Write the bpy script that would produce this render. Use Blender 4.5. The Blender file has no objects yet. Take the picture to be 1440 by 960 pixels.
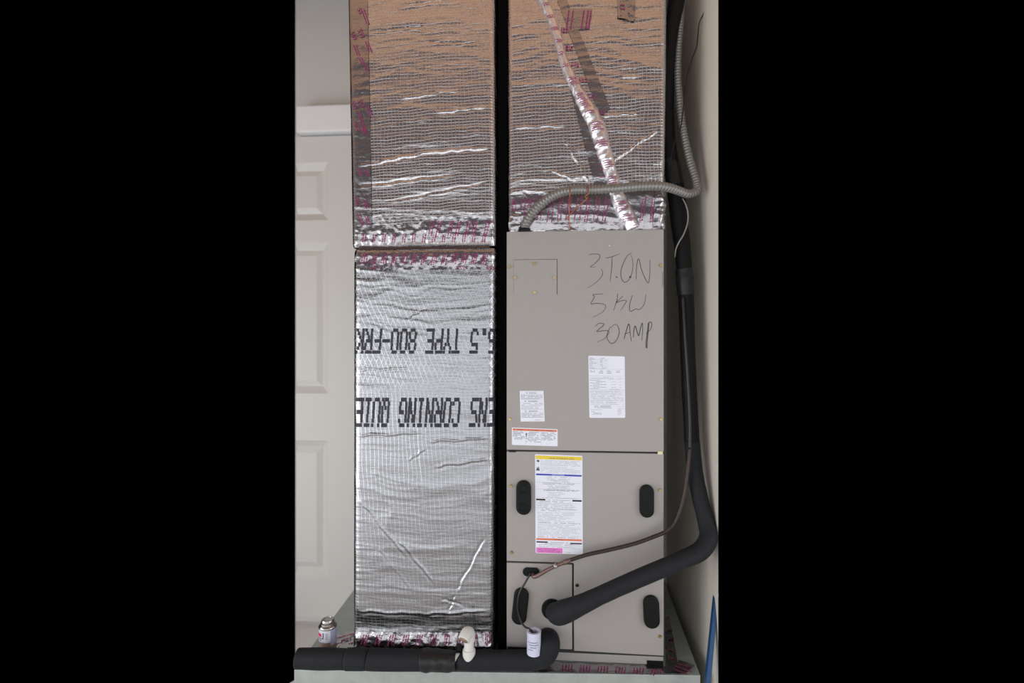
import bpy, bmesh, math, random
import numpy as np
from mathutils import Vector, Matrix
random.seed(7)
S = bpy.context.scene
COL = S.collection
# ------------------------------------------------------------------ camera
YAW = math.radians(4.2)
CAM = Vector((0, -1.75, 1.28))
FPX = 729.0
cd = bpy.data.cameras.new('camera'); cam = bpy.data.objects.new('camera', cd); COL.objects.link(cam)
cam.location = CAM; cam.rotation_euler = (math.pi/2, 0, YAW)
cd.sensor_width = 36; cd.lens = FPX/1440*36; cd.clip_start = .02
cd.dof.use_dof = True; cd.dof.focus_distance = 1.74; cd.dof.aperture_fstop = 0.9
S.camera = cam
# ------------------------------------------------------------------ world, view
w = bpy.data.worlds.new('world'); S.world = w; w.use_nodes = True
w.node_tree.nodes['Background'].inputs[0].default_value = (0, 0, 0, 1)
w.node_tree.nodes['Background'].inputs[1].default_value = 0
S.view_settings.view_transform = 'Standard'; S.view_settings.look = 'None'
S.view_settings.gamma = 1; S.view_settings.use_curve_mapping = False
S.view_settings.exposure = 0.0
# ------------------------------------------------------------------ daylight through the open garage door, and added side fills
def area(name, loc, rot, sx, sy, power, col):
    l = bpy.data.lights.new(name, 'AREA'); l.shape = 'RECTANGLE'; l.size = sx; l.size_y = sy
    l.energy = power; l.color = col
    o = bpy.data.objects.new(name, l); COL.objects.link(o); o.location = loc; o.rotation_euler = rot
    return o
area('garage_door_daylight', (-.30, -3.34, 1.02), (math.radians(90), 0, 0), 4.3, 2.1, 43, (.95, .98, 1.0))
area('left_fill_light', (-2.54, -1.7, .74), (math.radians(90), 0, math.radians(-90)), 2.5, 1.55, 44, (.95, .98, 1.0))  # added fill from low left; the side wall has no door
area('right_fill_light', (2.34, -1.75, 1.1), (math.radians(90), 0, math.radians(90)), 1.7, 2.1, 32, (.95, .98, 1.0))  # added fill to brighten the foil's right edges; no window there

# ------------------------------------------------------------------ pixel rays (used to measure the photograph)
_f = Vector((-math.sin(YAW), math.cos(YAW), 0)); _r = Vector((math.cos(YAW), math.sin(YAW), 0))
def ray(px, py): return _f + _r*((px-720)/FPX) + Vector((0, 0, (480-py)/FPX))
def PY(px, py, Y): d = ray(px, py); return CAM + d*((Y-CAM.y)/d.y)
def PZ(px, py, Z): d = ray(px, py); return CAM + d*((Z-CAM.z)/d.z)
def PX(px, py, X): d = ray(px, py); return CAM + d*((X-CAM.x)/d.x)
MP = .0024                                            # metres per pixel near Y = 0

# ------------------------------------------------------------------ object helpers
def tag(o, label=None, cat=None, group=None, kind=None):
    if label: o['label'] = label
    if cat: o['category'] = cat
    if group: o['group'] = group
    if kind: o['kind'] = kind
    return o
def empty(name, loc=(0, 0, 0)):
    o = bpy.data.objects.new(name, None); COL.objects.link(o); o.location = loc; o.empty_display_size = .05; return o
def link(name, me, mat, parent=None, smooth=False):
    o = bpy.data.objects.new(name, me); COL.objects.link(o)
    if mat: me.materials.append(mat)
    if smooth:
        me.shade_smooth()
    if parent is not None:
        o.parent = parent
        o.location = Vector((0, 0, 0)) - wloc(parent)
    return o
def wloc(o):
    v = Vector(o.location)
    while o.parent: o = o.parent; v += Vector(o.location)
    return v
def mesh_from(vs, fs):
    me = bpy.data.meshes.new('m'); me.from_pydata([tuple(v) for v in vs], [], fs); me.update(); return me
def obj(name, vs, fs, mat, parent=None, smooth=False): return link(name, mesh_from(vs, fs), mat, parent, smooth)
def bev(o, wd, seg=2):
    m = o.modifiers.new('bevel', 'BEVEL'); m.width = wd; m.segments = seg; m.limit_method = 'ANGLE'; m.angle_limit = math.radians(40)
    return o
def box(name, x0, x1, y0, y1, z0, z1, mat, parent=None, bevel=0):
    vs = [(x, y, z) for z in (z0, z1) for y in (y0, y1) for x in (x0, x1)]
    fs = [(0, 2, 3, 1), (4, 5, 7, 6), (0, 1, 5, 4), (2, 6, 7, 3), (0, 4, 6, 2), (1, 3, 7, 5)]
    o = obj(name, vs, fs, mat, parent)
    if bevel: bev(o, bevel)
    return o
def prism_y(name, pts, y0, y1, mat, parent=None, bevel=0, smooth=False):
    """polygon in x,z extruded along y (y0 = front)"""
    n = len(pts); vs = [(p[0], y0, p[1]) for p in pts] + [(p[0], y1, p[1]) for p in pts]
    fs = [tuple(range(n)), tuple(range(2*n-1, n-1, -1))] + [(i, n+i, n+(i+1) % n, (i+1) % n) for i in range(n)]
    me = mesh_from(vs, fs); bm = bmesh.new(); bm.from_mesh(me); bmesh.ops.recalc_face_normals(bm, faces=bm.faces); bm.to_mesh(me); bm.free()
    o = link(name, me, mat, parent)
    if bevel: bev(o, bevel)
    return o
def prism_z(name, pts, z0, z1, mat, parent=None, bevel=0):
    n = len(pts); vs = [(p[0], p[1], z0) for p in pts] + [(p[0], p[1], z1) for p in pts]
    fs = [tuple(range(n)), tuple(range(2*n-1, n-1, -1))] + [(i, n+i, n+(i+1) % n, (i+1) % n) for i in range(n)]
    me = mesh_from(vs, fs); bm = bmesh.new(); bm.from_mesh(me); bmesh.ops.recalc_face_normals(bm, faces=bm.faces); bm.to_mesh(me); bm.free()
    o = link(name, me, mat, parent)
    if bevel: bev(o, bevel)
    return o
def smooth_path(pts, per=8):
    P = [np.array(p, float) for p in pts]; P = [2*P[0]-P[1]] + P + [2*P[-1]-P[-2]]; out = []
    for i in range(1, len(P)-2):
        for k in range(per):
            t = k/per; a, b, c, d = P[i-1], P[i], P[i+1], P[i+2]
            out.append(.5*((2*b)+(-a+c)*t+(2*a-5*b+4*c-d)*t*t+(-a+3*b-3*c+d)*t**3))
    out.append(P[-2]); return np.array(out)
def resample(A, step):
    L = np.r_[0, np.cumsum(np.linalg.norm(np.diff(A[:, :3], axis=0), axis=1))]
    n = max(3, int(L[-1]/step)); t = np.linspace(0, L[-1], n)
    return np.stack([np.interp(t, L, A[:, k]) for k in range(A.shape[1])], 1), t
def tube_data(A, seg=14, rfun=None, cap=True, L=None):
    """A: rows x,y,z,r"""
    n = len(A); P = A[:, :3]; T = np.gradient(P, axis=0); T /= np.linalg.norm(T, axis=1)[:, None]+1e-12
    up = np.array([0, 1., 0]) if abs(T[0][1]) < .9 else np.array([1., 0, 0])
    N = np.cross(T[0], up); N /= np.linalg.norm(N); vs = []; fs = []
    for i in range(n):
        N = N - T[i]*np.dot(N, T[i]); N /= np.linalg.norm(N); B = np.cross(T[i], N)
        for k in range(seg):
            a = 2*math.pi*k/seg; r = A[i, 3]
            if rfun: r = rfun(i, a, r)
            vs.append(P[i]+r*(math.cos(a)*N+math.sin(a)*B))
    for i in range(n-1):
        for k in range(seg):
            fs.append((i*seg+k, i*seg+(k+1) % seg, (i+1)*seg+(k+1) % seg, (i+1)*seg+k))
    if cap: fs.append(tuple(range(seg-1, -1, -1))); fs.append(tuple(range((n-1)*seg, n*seg)))
    return vs, fs
def tube(name, pts, mat, parent=None, seg=14, step=.004, per=8, rfun=None, cap=True):
    A, t = resample(smooth_path(pts, per), step)
    vs, fs = tube_data(A, seg, (lambda i, a, r: rfun(t[i], a, r)) if rfun else None, cap)
    return obj(name, vs, fs, mat, parent, smooth=True)
def px_path(rows):
    """rows (px, py, Y, r_px) -> (x, y, z, r)"""
    out = []
    for px, py, Y, rp in rows:
        p = PY(px, py, Y); d = (p-CAM).dot(_f); out.append((p.x, p.y, p.z, rp*d/FPX))
    return out
def lathe(name, cx, cy, prof, mat, parent=None, seg=28, smooth=True):
    vs = []; fs = []
    for r, z in prof:
        for k in range(seg):
            a = 2*math.pi*k/seg; vs.append((cx+r*math.cos(a), cy+r*math.sin(a), z))
    n = len(prof)
    for i in range(n-1):
        for k in range(seg): fs.append((i*seg+k, i*seg+(k+1) % seg, (i+1)*seg+(k+1) % seg, (i+1)*seg+k))
    fs.append(tuple(range(seg-1, -1, -1))); fs.append(tuple(range((n-1)*seg, n*seg)))
    o = obj(name, vs, fs, mat, parent, smooth)
    if smooth:
        m = o.modifiers.new('edge', 'EDGE_SPLIT'); m.split_angle = math.radians(35)
    return o

# ------------------------------------------------------------------ materials
def hexc(r, g, b):
    f = lambda c: (c/255/12.92) if c/255 <= .04045 else ((c/255+.055)/1.055)**2.4
    return (f(r), f(g), f(b), 1)
def nt(name):
    m = bpy.data.materials.new(name); m.use_nodes = True; return m, m.node_tree.nodes, m.node_tree.links, m.node_tree.nodes['Principled BSDF']
def mat(name, col, rough=.5, metal=0, noise=0, nscale=20, bump=0, bscale=200, stretch=(1, 1, 1), spec=.5):
    m, N, L, b = nt(name)
    b.inputs['Roughness'].default_value = rough; b.inputs['Metallic'].default_value = metal; b.inputs['Specular IOR Level'].default_value = spec
    b.inputs['Base Color'].default_value = col
    if noise or bump:
        tc = N.new('ShaderNodeTexCoord'); mp = N.new('ShaderNodeMapping'); mp.inputs['Scale'].default_value = stretch
        L.new(tc.outputs['Object'], mp.inputs[0])
    if noise:
        t = N.new('ShaderNodeTexNoise'); t.inputs['Scale'].default_value = nscale; t.inputs['Detail'].default_value = 5; L.new(mp.outputs[0], t.inputs[0])
        x = N.new('ShaderNodeMix'); x.data_type = 'RGBA'
        x.inputs[6].default_value = tuple(c*(1-noise) for c in col[:3])+(1,); x.inputs[7].default_value = tuple(min(1, c*(1+noise)) for c in col[:3])+(1,)
        L.new(t.outputs[0], x.inputs[0]); L.new(x.outputs[2], b.inputs['Base Color'])
    if bump:
        t = N.new('ShaderNodeTexNoise'); t.inputs['Scale'].default_value = bscale; t.inputs['Detail'].default_value = 3; L.new(mp.outputs[0], t.inputs[0])
        u = N.new('ShaderNodeBump'); u.inputs['Strength'].default_value = bump; u.inputs['Distance'].default_value = .002
        L.new(t.outputs[0], u.inputs['Height']); L.new(u.outputs[0], b.inputs['Normal'])
    return m
def foil_mat(name, base, rough, slants, pitch=.0105, line=.55, wr=.5, crumple=0.0):
    """metal foil facing; slants = directions of the reinforcing threads in x,z; fine wrinkle bump"""
    m, N, L, b = nt(name)
    tc = N.new('ShaderNodeTexCoord'); sp = N.new('ShaderNodeSeparateXYZ'); L.new(tc.outputs['Object'], sp.inputs[0])
    def M(op, a, c, d=None):
        n = N.new('ShaderNodeMath'); n.operation = op
        for i, v in enumerate((a, c, d)):
            if v is None: continue
            if isinstance(v, (int, float)): n.inputs[i].default_value = v
            else: L.new(v, n.inputs[i])
        return n.outputs[0]
    wv = N.new('ShaderNodeTexNoise'); wv.inputs['Scale'].default_value = 9; wv.inputs['Detail'].default_value = 2; L.new(tc.outputs['Object'], wv.inputs[0])
    warp = M('MULTIPLY', M('SUBTRACT', wv.outputs[0], .5), .02)
    tot = None
    for (a, pt, wt, *zm) in slants:
        u = M('ADD', M('ADD', M('MULTIPLY', sp.outputs[0], math.cos(a)), M('MULTIPLY', sp.outputs[2], math.sin(a))), warp)
        fr = M('FRACT', M('DIVIDE', u, pt), 0)
        t = M('ABSOLUTE', M('SUBTRACT', fr, .5), 0)              # .5 at the thread
        ln = M('SMOOTHSTEP' if False else 'MULTIPLY', M('MAXIMUM', M('SUBTRACT', t, .41), 0), wt/.09)
        if zm:                                                   # this weave only above / below a height
            mr = N.new('ShaderNodeMapRange'); mr.inputs[1].default_value = zm[0]-.04; mr.inputs[2].default_value = zm[0]+.04
            mr.inputs[3].default_value = 0 if zm[1] > 0 else 1; mr.inputs[4].default_value = 1 if zm[1] > 0 else 0
            L.new(sp.outputs[2], mr.inputs[0]); ln = M('MULTIPLY', ln, mr.outputs[0])
        tot = ln if tot is None else M('MAXIMUM', tot, ln)
    mp = N.new('ShaderNodeMapping'); mp.inputs['Scale'].default_value = (26, 26, 130); L.new(tc.outputs['Object'], mp.inputs[0])
    n1 = N.new('ShaderNodeTexNoise'); n1.inputs['Scale'].default_value = 1; n1.inputs['Detail'].default_value = 4; n1.inputs['Distortion'].default_value = .6; L.new(mp.outputs[0], n1.inputs[0])
    v1 = N.new('ShaderNodeTexVoronoi'); v1.feature = 'DISTANCE_TO_EDGE'; v1.inputs['Scale'].default_value = 95; nd = N.new('ShaderNodeTexNoise'); nd.inputs['Scale'].default_value = 40; L.new(tc.outputs['Object'], nd.inputs[0]); vm = N.new('ShaderNodeVectorMath'); vm.operation = 'MULTIPLY_ADD'; vm.inputs[1].default_value = (.03, .03, .03); L.new(nd.outputs['Color'], vm.inputs[0]); L.new(tc.outputs['Object'], vm.inputs[2]); L.new(vm.outputs[0], v1.inputs[0])
    h = M('MULTIPLY', n1.outputs[0], wr)
    if tot is not None: h = M('ADD', h, M('MULTIPLY', tot, .22))
    if crumple: h = M('ADD', h, M('MULTIPLY', v1.outputs[0], crumple))
    u = N.new('ShaderNodeBump'); u.inputs['Strength'].default_value = .6; u.inputs['Distance'].default_value = .0026
    L.new(h, u.inputs['Height']); L.new(u.outputs[0], b.inputs['Normal'])
    b.inputs['Metallic'].default_value = 1
    x = N.new('ShaderNodeMix'); x.data_type = 'RGBA'; x.inputs[6].default_value = base; x.inputs[7].default_value = (.80, .78, .78, 1)
    if tot is not None: L.new(M('MULTIPLY', tot, line), x.inputs[0])
    else: x.inputs[0].default_value = 0
    L.new(x.outputs[2], b.inputs['Base Color'])
    if tot is not None: L.new(M('ADD', M('MULTIPLY', tot, .15), rough), b.inputs['Roughness'])
    else: b.inputs['Roughness'].default_value = rough
    return m
M_foil_up = foil_mat('scrim_foil', (.62, .595, .61, 1), .22, [(.05, .0130, 1.1), (math.pi/2+.04, .0104, .8)], wr=.45, line=.32)
M_foil_low = foil_mat('diamond_scrim_foil', (.37, .375, .395, 1), .27, [(.40, .0165, 1.0, 1.12, 1), (-.40, .0165, 1.0, 1.12, 1), (.06, .0145, .8, 1.12, -1), (math.pi/2-.02, .0104, .6)], wr=.5, line=.35)
M_tape = foil_mat('foil_tape', (.43, .41, .425, 1), .25, [], wr=.35, crumple=.35)
M_tapeseam = foil_mat('foil_tape_seam', (.90, .87, .90, 1), .36, [], wr=.3, crumple=.5)
M_wall = mat('painted_wall', hexc(204, 201, 197), .7, bump=.05, bscale=150)
M_closet = mat('closet_wall', hexc(222, 217, 206), .7, noise=.06, nscale=3)
M_trim = mat('white_trim', hexc(232, 232, 234), .45)
M_door = mat('door_paint', hexc(212, 209, 204), .5)
M_ceil = mat('plywood_ceiling', (.84, .50, .31, 1), .8, noise=.25, nscale=3, stretch=(1, 6, 1))
M_front = mat('mauve_wall', (.15, .12, .125, 1), .8)
M_side = mat('grey_wall', (.60, .58, .57, 1), .8)
M_floor = mat('concrete_floor', hexc(233, 229, 227), .6, noise=.1, nscale=4)
M_cab = mat('taupe_enamel', hexc(160, 155, 152), .42, metal=.0, noise=.03, nscale=30, bump=.04, bscale=500)
M_cabin = mat('dark_shade_and_parts', (.02, .02, .02, 1), .7)
M_blk = mat('black_plastic', (.005, .006, .006, 1), .45, spec=.2)
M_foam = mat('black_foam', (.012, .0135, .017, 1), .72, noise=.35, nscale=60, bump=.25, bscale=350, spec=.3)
M_foamtape = mat('black_foam_tape', (.006, .0065, .0075, 1), .45, bump=.3, bscale=120)
M_rubber = mat('black_wire', (.012, .011, .012, 1), .35)
M_copper = mat('tarnished_copper', (.045, .033, .031, 1), .45, metal=.4, noise=.4, nscale=70)
M_copperb = mat('bare_copper', (.20, .125, .115, 1), .4, metal=.6, noise=.3, nscale=90)
M_cwire = mat('copper_wire', (.42, .15, .07, 1), .35, metal=.7)
M_cond = mat('galvanised_conduit', (.25, .245, .235, 1), .40, metal=.5)
M_screw = mat('brass_zinc', (.42, .33, .18, 1), .2, metal=1)
M_paper = mat('label_paper', hexc(232, 234, 246), .5)
M_ink = mat('label_ink', (.10, .10, .12, 1), .6)
M_inkg = mat('label_ink_grey', (.28, .28, .32, 1), .6)
M_yel = mat('label_yellow', hexc(232, 204, 60), .5)
M_blue = mat('label_blue', hexc(58, 66, 178), .5)
M_org = mat('label_orange', hexc(226, 120, 84), .5)
M_pink = mat('label_pink', hexc(232, 120, 205), .5)
M_black = mat('label_black', (.008, .008, .01, 1), .5)
M_marker = mat('marker_ink', (.045, .043, .045, 1), .5)
M_duink = mat('stencil_ink', (.018, .018, .030, 1), .55)
M_mag = mat('tape_print', (.30, .035, .15, 1), .5)
M_galv = mat('galvanised_sheet', (.42, .46, .44, 1), .45, metal=.35, noise=.22, nscale=28)
M_pvc = mat('white_pvc', hexc(222, 222, 216), .35)
M_pvc2 = mat('white_pvc_blue', hexc(214, 216, 238), .35)
M_tan = mat('tan_bore', (.30, .20, .14, 1), .7)
M_tin = mat('tin_lid', (.42, .40, .38, 1), .28, metal=1)
M_canlab = mat('can_label', hexc(212, 214, 226), .45)
M_canlav = mat('can_label_lavender', hexc(168, 168, 196), .45)
M_canbr = mat('can_bronze_band', (.30, .20, .16, 1), .5)
M_red = mat('can_red', hexc(214, 40, 96), .45)
M_steel = mat('blue_paint', (.006, .055, .16, 1), .45)
M_cable = mat('grey_cable', (.30, .29, .28, 1), .5)

# ------------------------------------------------------------------ the setting
ZF = -.06; XR = .53; YB = .66; ZC = 2.98
def zat(py, px, Y): return PY(px, py, Y).z
xl = PY(415.5, 400, YB).x
tag(box('wall_back', xl, XR+.08, YB, YB+.1, ZF, ZC, M_wall), kind='structure')
yr = PX(1010, 400, XR).y
yq = PX(1009.5, 400, XR+.08).y
tag(prism_z('wall_right', [(XR, yr), (XR+.08, yq), (XR+.08, YB), (XR, YB)], ZF, ZC, M_closet), kind='structure')
a = PZ(415.5, 955, ZF); b = PZ(415.5, 890, ZF)
tag(prism_z('floor', [(-2.6, -3.46), (2.4, -3.46), (2.4, .08), (XR, .08), (XR, YB), (xl, YB), (a.x, a.y), (a.x-.1, .05), (-2.6, .0)], ZF-.1, ZF, M_floor), kind='structure')
tag(prism_z('ceiling', [(-2.6, -3.46), (2.4, -3.46), (2.4, .3), (XR+.08, .3), (XR+.08, YB), (xl, YB), (xl, .3), (-2.6, .3)], ZC, ZC+.06, M_front), kind='structure')
tag(box('ceiling_board', -2.5, 2.3, -1.25, .28, ZC-.03, ZC-.001, M_ceil, bevel=.003), kind='structure')
tag(prism_y('wall_front', [(-2.6, ZF), (-2.48, ZF), (-2.48, 2.1), (1.88, 2.1), (1.88, ZF), (2.4, ZF), (2.4, ZC), (-2.6, ZC)], -3.46, -3.36, M_front), kind='structure')
tag(box('wall_side_left', -2.66, -2.6, -3.46, -.3, ZF, ZC, M_side), kind='structure')
tag(box('wall_side_right', 2.4, 2.46, -3.46, -.3, ZF, ZC, M_side), kind='structure')
# door behind the ducts: stiles and rails with three panels in view
z = lambda py: zat(py, 440, YB)
xd = PY(415.5, 400, YB-.035).x
dr = PY(530, 400, YB).x; pr = PY(466, 400, YB).x; DY = YB-.035
dz1 = z(196); dz0 = z(862)
rows = [(z(232), z(312)), (z(343), z(552)), (z(617), z(805))]
bm_v = []; bm_f = []
def addbox(V, F, x0, x1, y0, y1, z0, z1):
    n = len(V); V += [(x, y, zz) for zz in (z0, z1) for y in (y0, y1) for x in (x0, x1)]
    F += [tuple(n+i for i in f) for f in [(0, 2, 3, 1), (4, 5, 7, 6), (0, 1, 5, 4), (2, 6, 7, 3), (0, 4, 6, 2), (1, 3, 7, 5)]]
addbox(bm_v, bm_f, pr, dr, DY, YB-.001, dz0, dz1)
ed = [dz1] + [v for r in rows for v in r] + [dz0]
for i in range(0, len(ed), 2): addbox(bm_v, bm_f, xd, pr, DY, YB-.001, ed[i+1], ed[i])
door = tag(obj('door_1', bm_v, bm_f, M_door), kind='structure')
for (t, bt) in rows:                                   # sloping moulding and a raised field
    e = .034; g = .012
    x0, x1 = xd, pr
    V = [(x0, DY, t), (x1, DY, t), (x1, DY, bt), (x0, DY, bt),
         (x0, DY+.022, t-e), (x1-e, DY+.022, t-e), (x1-e, DY+.022, bt+e), (x0, DY+.022, bt+e),
         (x0, DY+.010, t-e-g-.015), (x1-e-g-.015, DY+.010, t-e-g-.015), (x1-e-g-.015, DY+.010, bt+e+g+.015), (x0, DY+.010, bt+e+g+.015)]
    F = [(0, 4, 5, 1), (1, 5, 6, 2), (2, 6, 7, 3), (4, 8, 9, 5), (5, 9, 10, 6), (6, 10, 11, 7), (8, 11, 10, 9)]
    p = obj('door_panel', V, F, M_door, door)
tag(box('trim_1', PY(415.5, 170, YB-.07).x, dr+.05, YB-.07, YB-.0005, z(194), z(157), M_trim, bevel=.008), kind='structure')

# ------------------------------------------------------------------ noise and the wrinkled foil surface
RNG = np.random.RandomState(5)
TAB = [RNG.rand(128, 128) for _ in range(12)]
def noise(x, y, k=0):
    T = TAB[k % 12]; xi = np.floor(x).astype(int); yi = np.floor(y).astype(int); fx = x-xi; fy = y-yi
    fx = fx*fx*(3-2*fx); fy = fy*fy*(3-2*fy)
    a = T[xi & 127, yi & 127]; b = T[(xi+1) & 127, yi & 127]; c = T[xi & 127, (yi+1) & 127]; d = T[(xi+1) & 127, (yi+1) & 127]
    return (a*(1-fx)+b*fx)*(1-fy)+(c*(1-fx)+d*fx)*fy
def ridge(x, y, k, p): return (1-np.abs(2*noise(x, y, k)-1))**p
class Duct:
    def __init__(s, top, bot, yf, depth, z0, z1, seed, r=.012, folds=(), zones=(), creases=(), lip=()):
        """top/bot = (x_left, x_right) at z1/z0"""
        s.top, s.bot, s.yf, s.depth, s.z0, s.z1, s.k, s.r = top, bot, yf, depth, z0, z1, seed, r
        s.W = .5*(top[1]-top[0]+bot[1]-bot[0]); s.zones = zones; s.creases = creases; s.lip = lip; s.steps = ()
    def h(s, S_, Z):
        k = s.k; wx = S_+.03*(noise(S_*5, Z*5, k)-.5); wz = Z+.045*(noise(S_*4+9, Z*3, k+1)-.5)+.012*(noise(S_*14, Z*9, k+2)-.5)
        patch = noise(S_*4+3, Z*3.2+1, k+3)
        H = .0042*(noise(S_*3, Z*4, k+4)-.5)
        H += .0022*ridge(wx*3.2, wz*24, k+5, 5)*(.3+patch)
        H += .0011*ridge(wx*6, wz*62, k+6, 3)*(.35+noise(S_*5, Z*4, k+7))
        H += .0012*(noise(wx*9, wz*38, k+8)-.5)
        t = np.clip(S_/s.W, 0, 1); H += .005*np.clip(4*t*(1-t), 0, 1)
        for (zc, wd, am) in s.zones:                              # crumpled bands
            g = np.exp(-((Z-zc)/wd)**2)
            H += g*am*(.6*ridge(S_*40+Z*9, Z*22, k+9, 4)+.5*ridge(S_*75, Z*52, k+10, 3)-.5)
        for (a, b, wd, am) in s.creases:
            a = np.array(a); b = np.array(b); d = b-a; L2 = d@d
            tt = np.clip(((S_-a[0])*d[0]+(Z-a[1])*d[1])/L2, 0, 1)
            jit = .006*(noise(tt*9, tt*0+k, 2)-.5)
            dist = ((S_-a[0])*d[1]-(Z-a[1])*d[0])/math.sqrt(L2)+jit
            end = np.minimum(tt, 1-tt); along = np.clip(end*8, 0, 1)
            H += .62*am*along*(np.exp(-(dist/wd)**2)-.6*np.exp(-((dist-wd*1.6)/wd)**2))
        for (zc, wd, am) in s.lip: H -= am*np.exp(-np.abs(Z-zc)/wd)
        for (zt_, zb_, am) in s.steps: q_ = np.clip((zt_-Z)/(zt_-zb_), 0, 1); H -= am*q_*q_*(3-2*q_)
        edge = np.clip(np.minimum(S_, s.W-S_)/.02, .25, 1)
        return H*edge
    def pos(s, S_, Z, off):
        r = s.r; q = r*math.pi/2; W = s.W
        tz = (Z-s.z0)/(s.z1-s.z0); xl = s.bot[0]+(s.top[0]-s.bot[0])*tz; xr = s.bot[1]+(s.top[1]-s.bot[1])*tz; kx = (xr-xl)/W
        H = s.h(S_, Z)+off
        ph = np.clip((r-S_)/r, 0, math.pi/2); ph2 = np.clip((S_-(W-r))/r, 0, math.pi/2)
        nx = -np.sin(ph)+np.sin(ph2); ny = -np.cos(ph)*np.cos(ph2)
        fl = np.clip(S_, r, W-r)
        x = xl+kx*fl - r*np.sin(ph)+r*np.sin(ph2); y = s.yf+r*(1-np.cos(ph))+r*(1-np.cos(ph2))
        y = y+np.maximum(r-q-S_, 0)+np.maximum(S_-(W-r+q), 0)
        return np.stack([x+nx*H, y+ny*H, Z+0*x], -1)
    def grid(s, name, S1, Z1, off, mat, parent, extra=None, closed=False):
        SS, ZZ = np.meshgrid(S1, Z1); P = s.pos(SS, ZZ, off if extra is None else off+extra(SS, ZZ)); n, m = SS.shape
        V = P.reshape(-1, 3); i = np.arange(n-1)[:, None]*m+np.arange(m-1)[None, :]
        F = np.stack([i, i+1, i+m+1, i+m], -1).reshape(-1, 4)
        me = bpy.data.meshes.new('m'); me.from_pydata(V.tolist(), [], F.tolist()); me.update()
        return link(name, me, mat, parent, smooth=True)
    def sleeve(s, name, mat, parent, step=.0036):
        q = s.r*math.pi/2; L = s.r-q-s.depth; R = s.W-s.r+q+s.depth
        S1 = np.r_[np.linspace(L, s.r-q, 24)[:-1], np.linspace(s.r-q, s.r, 6)[:-1], np.arange(s.r, s.W-s.r, step), np.linspace(s.W-s.r, s.W-s.r+q, 6), np.linspace(s.W-s.r+q, R, 24)[1:]]
        return s.grid(name, S1, np.linspace(s.z0, s.z1, int((s.z1-s.z0)/step)), 0, mat, parent)
    def px2s(s, px, py):
        p = PY(px, py, s.yf); tz = (p.z-s.z0)/(s.z1-s.z0)
        xl = s.bot[0]+(s.top[0]-s.bot[0])*tz; xr = s.bot[1]+(s.top[1]-s.bot[1])*tz
        return (p.x-xl)*s.W/(xr-xl), p.z
    def crk(s, am): return lambda A, B: am*((.45*ridge(A*60+B*14, B*22, 3, 3)+.5*ridge(A*110-B*35, B*60, 4, 2)-.4))
    def tape(s, corners, mat, parent, am=.002, name='foil_tape', step=.004, off=.0022):
        """corners in pixels: TL, TR, BR, BL -> strip laid on the foil"""
        c = [np.array(s.px2s(*p)) for p in corners]
        n = max(2, int(np.linalg.norm(c[1]-c[0])/step)); m = max(2, int(np.linalg.norm(c[3]-c[0])/step))
        u, v = np.meshgrid(np.linspace(0, 1, n), np.linspace(0, 1, m)); u = u[..., None]; v = v[..., None]
        Q = (c[0]*(1-u)+c[1]*u)*(1-v)+(c[3]*(1-u)+c[2]*u)*v
        A, B = Q[..., 0], Q[..., 1]
        P = s.pos(A, B, off+s.crk(am)(A, B)); i = np.arange(m-1)[:, None]*n+np.arange(n-1)[None, :]
        F = np.stack([i, i+n, i+n+1, i+1], -1).reshape(-1, 4)
        me = bpy.data.meshes.new('m'); me.from_pydata(P.reshape(-1, 3).tolist(), [], F.tolist()); me.update()
        return link(name, me, mat, parent, smooth=True)

# ------------------------------------------------------------------ lettering
_tc = {}
def text_mesh(t, ext=False):
    if t in _tc: return _tc[t]
    c = bpy.data.curves.new('t', 'FONT'); c.body = t; c.size = 1; c.resolution_u = 2
    o = bpy.data.objects.new('t', c); COL.objects.link(o); dg = bpy.context.evaluated_depsgraph_get()
    me = o.evaluated_get(dg).to_mesh(); V = np.array([v.co[:2] for v in me.vertices]); F = [tuple(p.vertices) for p in me.polygons]
    o.evaluated_get(dg).to_mesh_clear(); bpy.data.objects.remove(o); bpy.data.curves.remove(c)
    _tc[t] = (V, F); return V, F
STUFF = ('print', 'handwriting')
class Ink:
    def __init__(s): s.V = []; s.F = []
    def add(s, V, F): n = len(s.V); s.V += [tuple(v) for v in V]; s.F += [tuple(n+i for i in f) for f in F]
    def done(s, name, mat, parent):
        if not s.V: return None
        o = obj(name, s.V, s.F, mat, parent)
        if 'print' in name: o['kind'] = 'stuff'
        return o

FONT = {'6': "01110 10000 10000 11110 10001 10001 01110", '.': "00000 00000 00000 00000 00000 01100 01100",
'5': "11111 10000 11110 00001 00001 10001 01110", 'T': "11111 00100 00100 00100 00100 00100 00100", 'Y': "10001 10001 01010 00100 00100 00100 00100",
'P': "11110 10001 10001 11110 10000 10000 10000", 'E': "11111 10000 10000 11110 10000 10000 11111", '8': "01110 10001 10001 01110 10001 10001 01110",
'0': "01110 10001 10001 10001 10001 10001 01110", '-': "00000 00000 00000 11111 00000 00000 00000", 'F': "11111 10000 10000 11110 10000 10000 10000",
'R': "11110 10001 10001 11110 10100 10010 10001", 'K': "10001 10010 10100 11000 10100 10010 10001", 'N': "10001 11001 11001 10101 10011 10011 10001",
'S': "01111 10000 10000 01110 00001 00001 11110", 'C': "01110 10001 10000 10000 10000 10001 01110", 'O': "01110 10001 10001 10001 10001 10001 01110",
'I': "01110 00100 00100 00100 00100 00100 01110", 'G': "01110 10001 10000 10111 10001 10001 01110", 'Q': "01110 10001 10001 10001 10101 10010 01101",
'U': "10001 10001 10001 10001 10001 10001 01110", ' ': "00000 00000 00000 00000 00000 00000 00000"}

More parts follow.
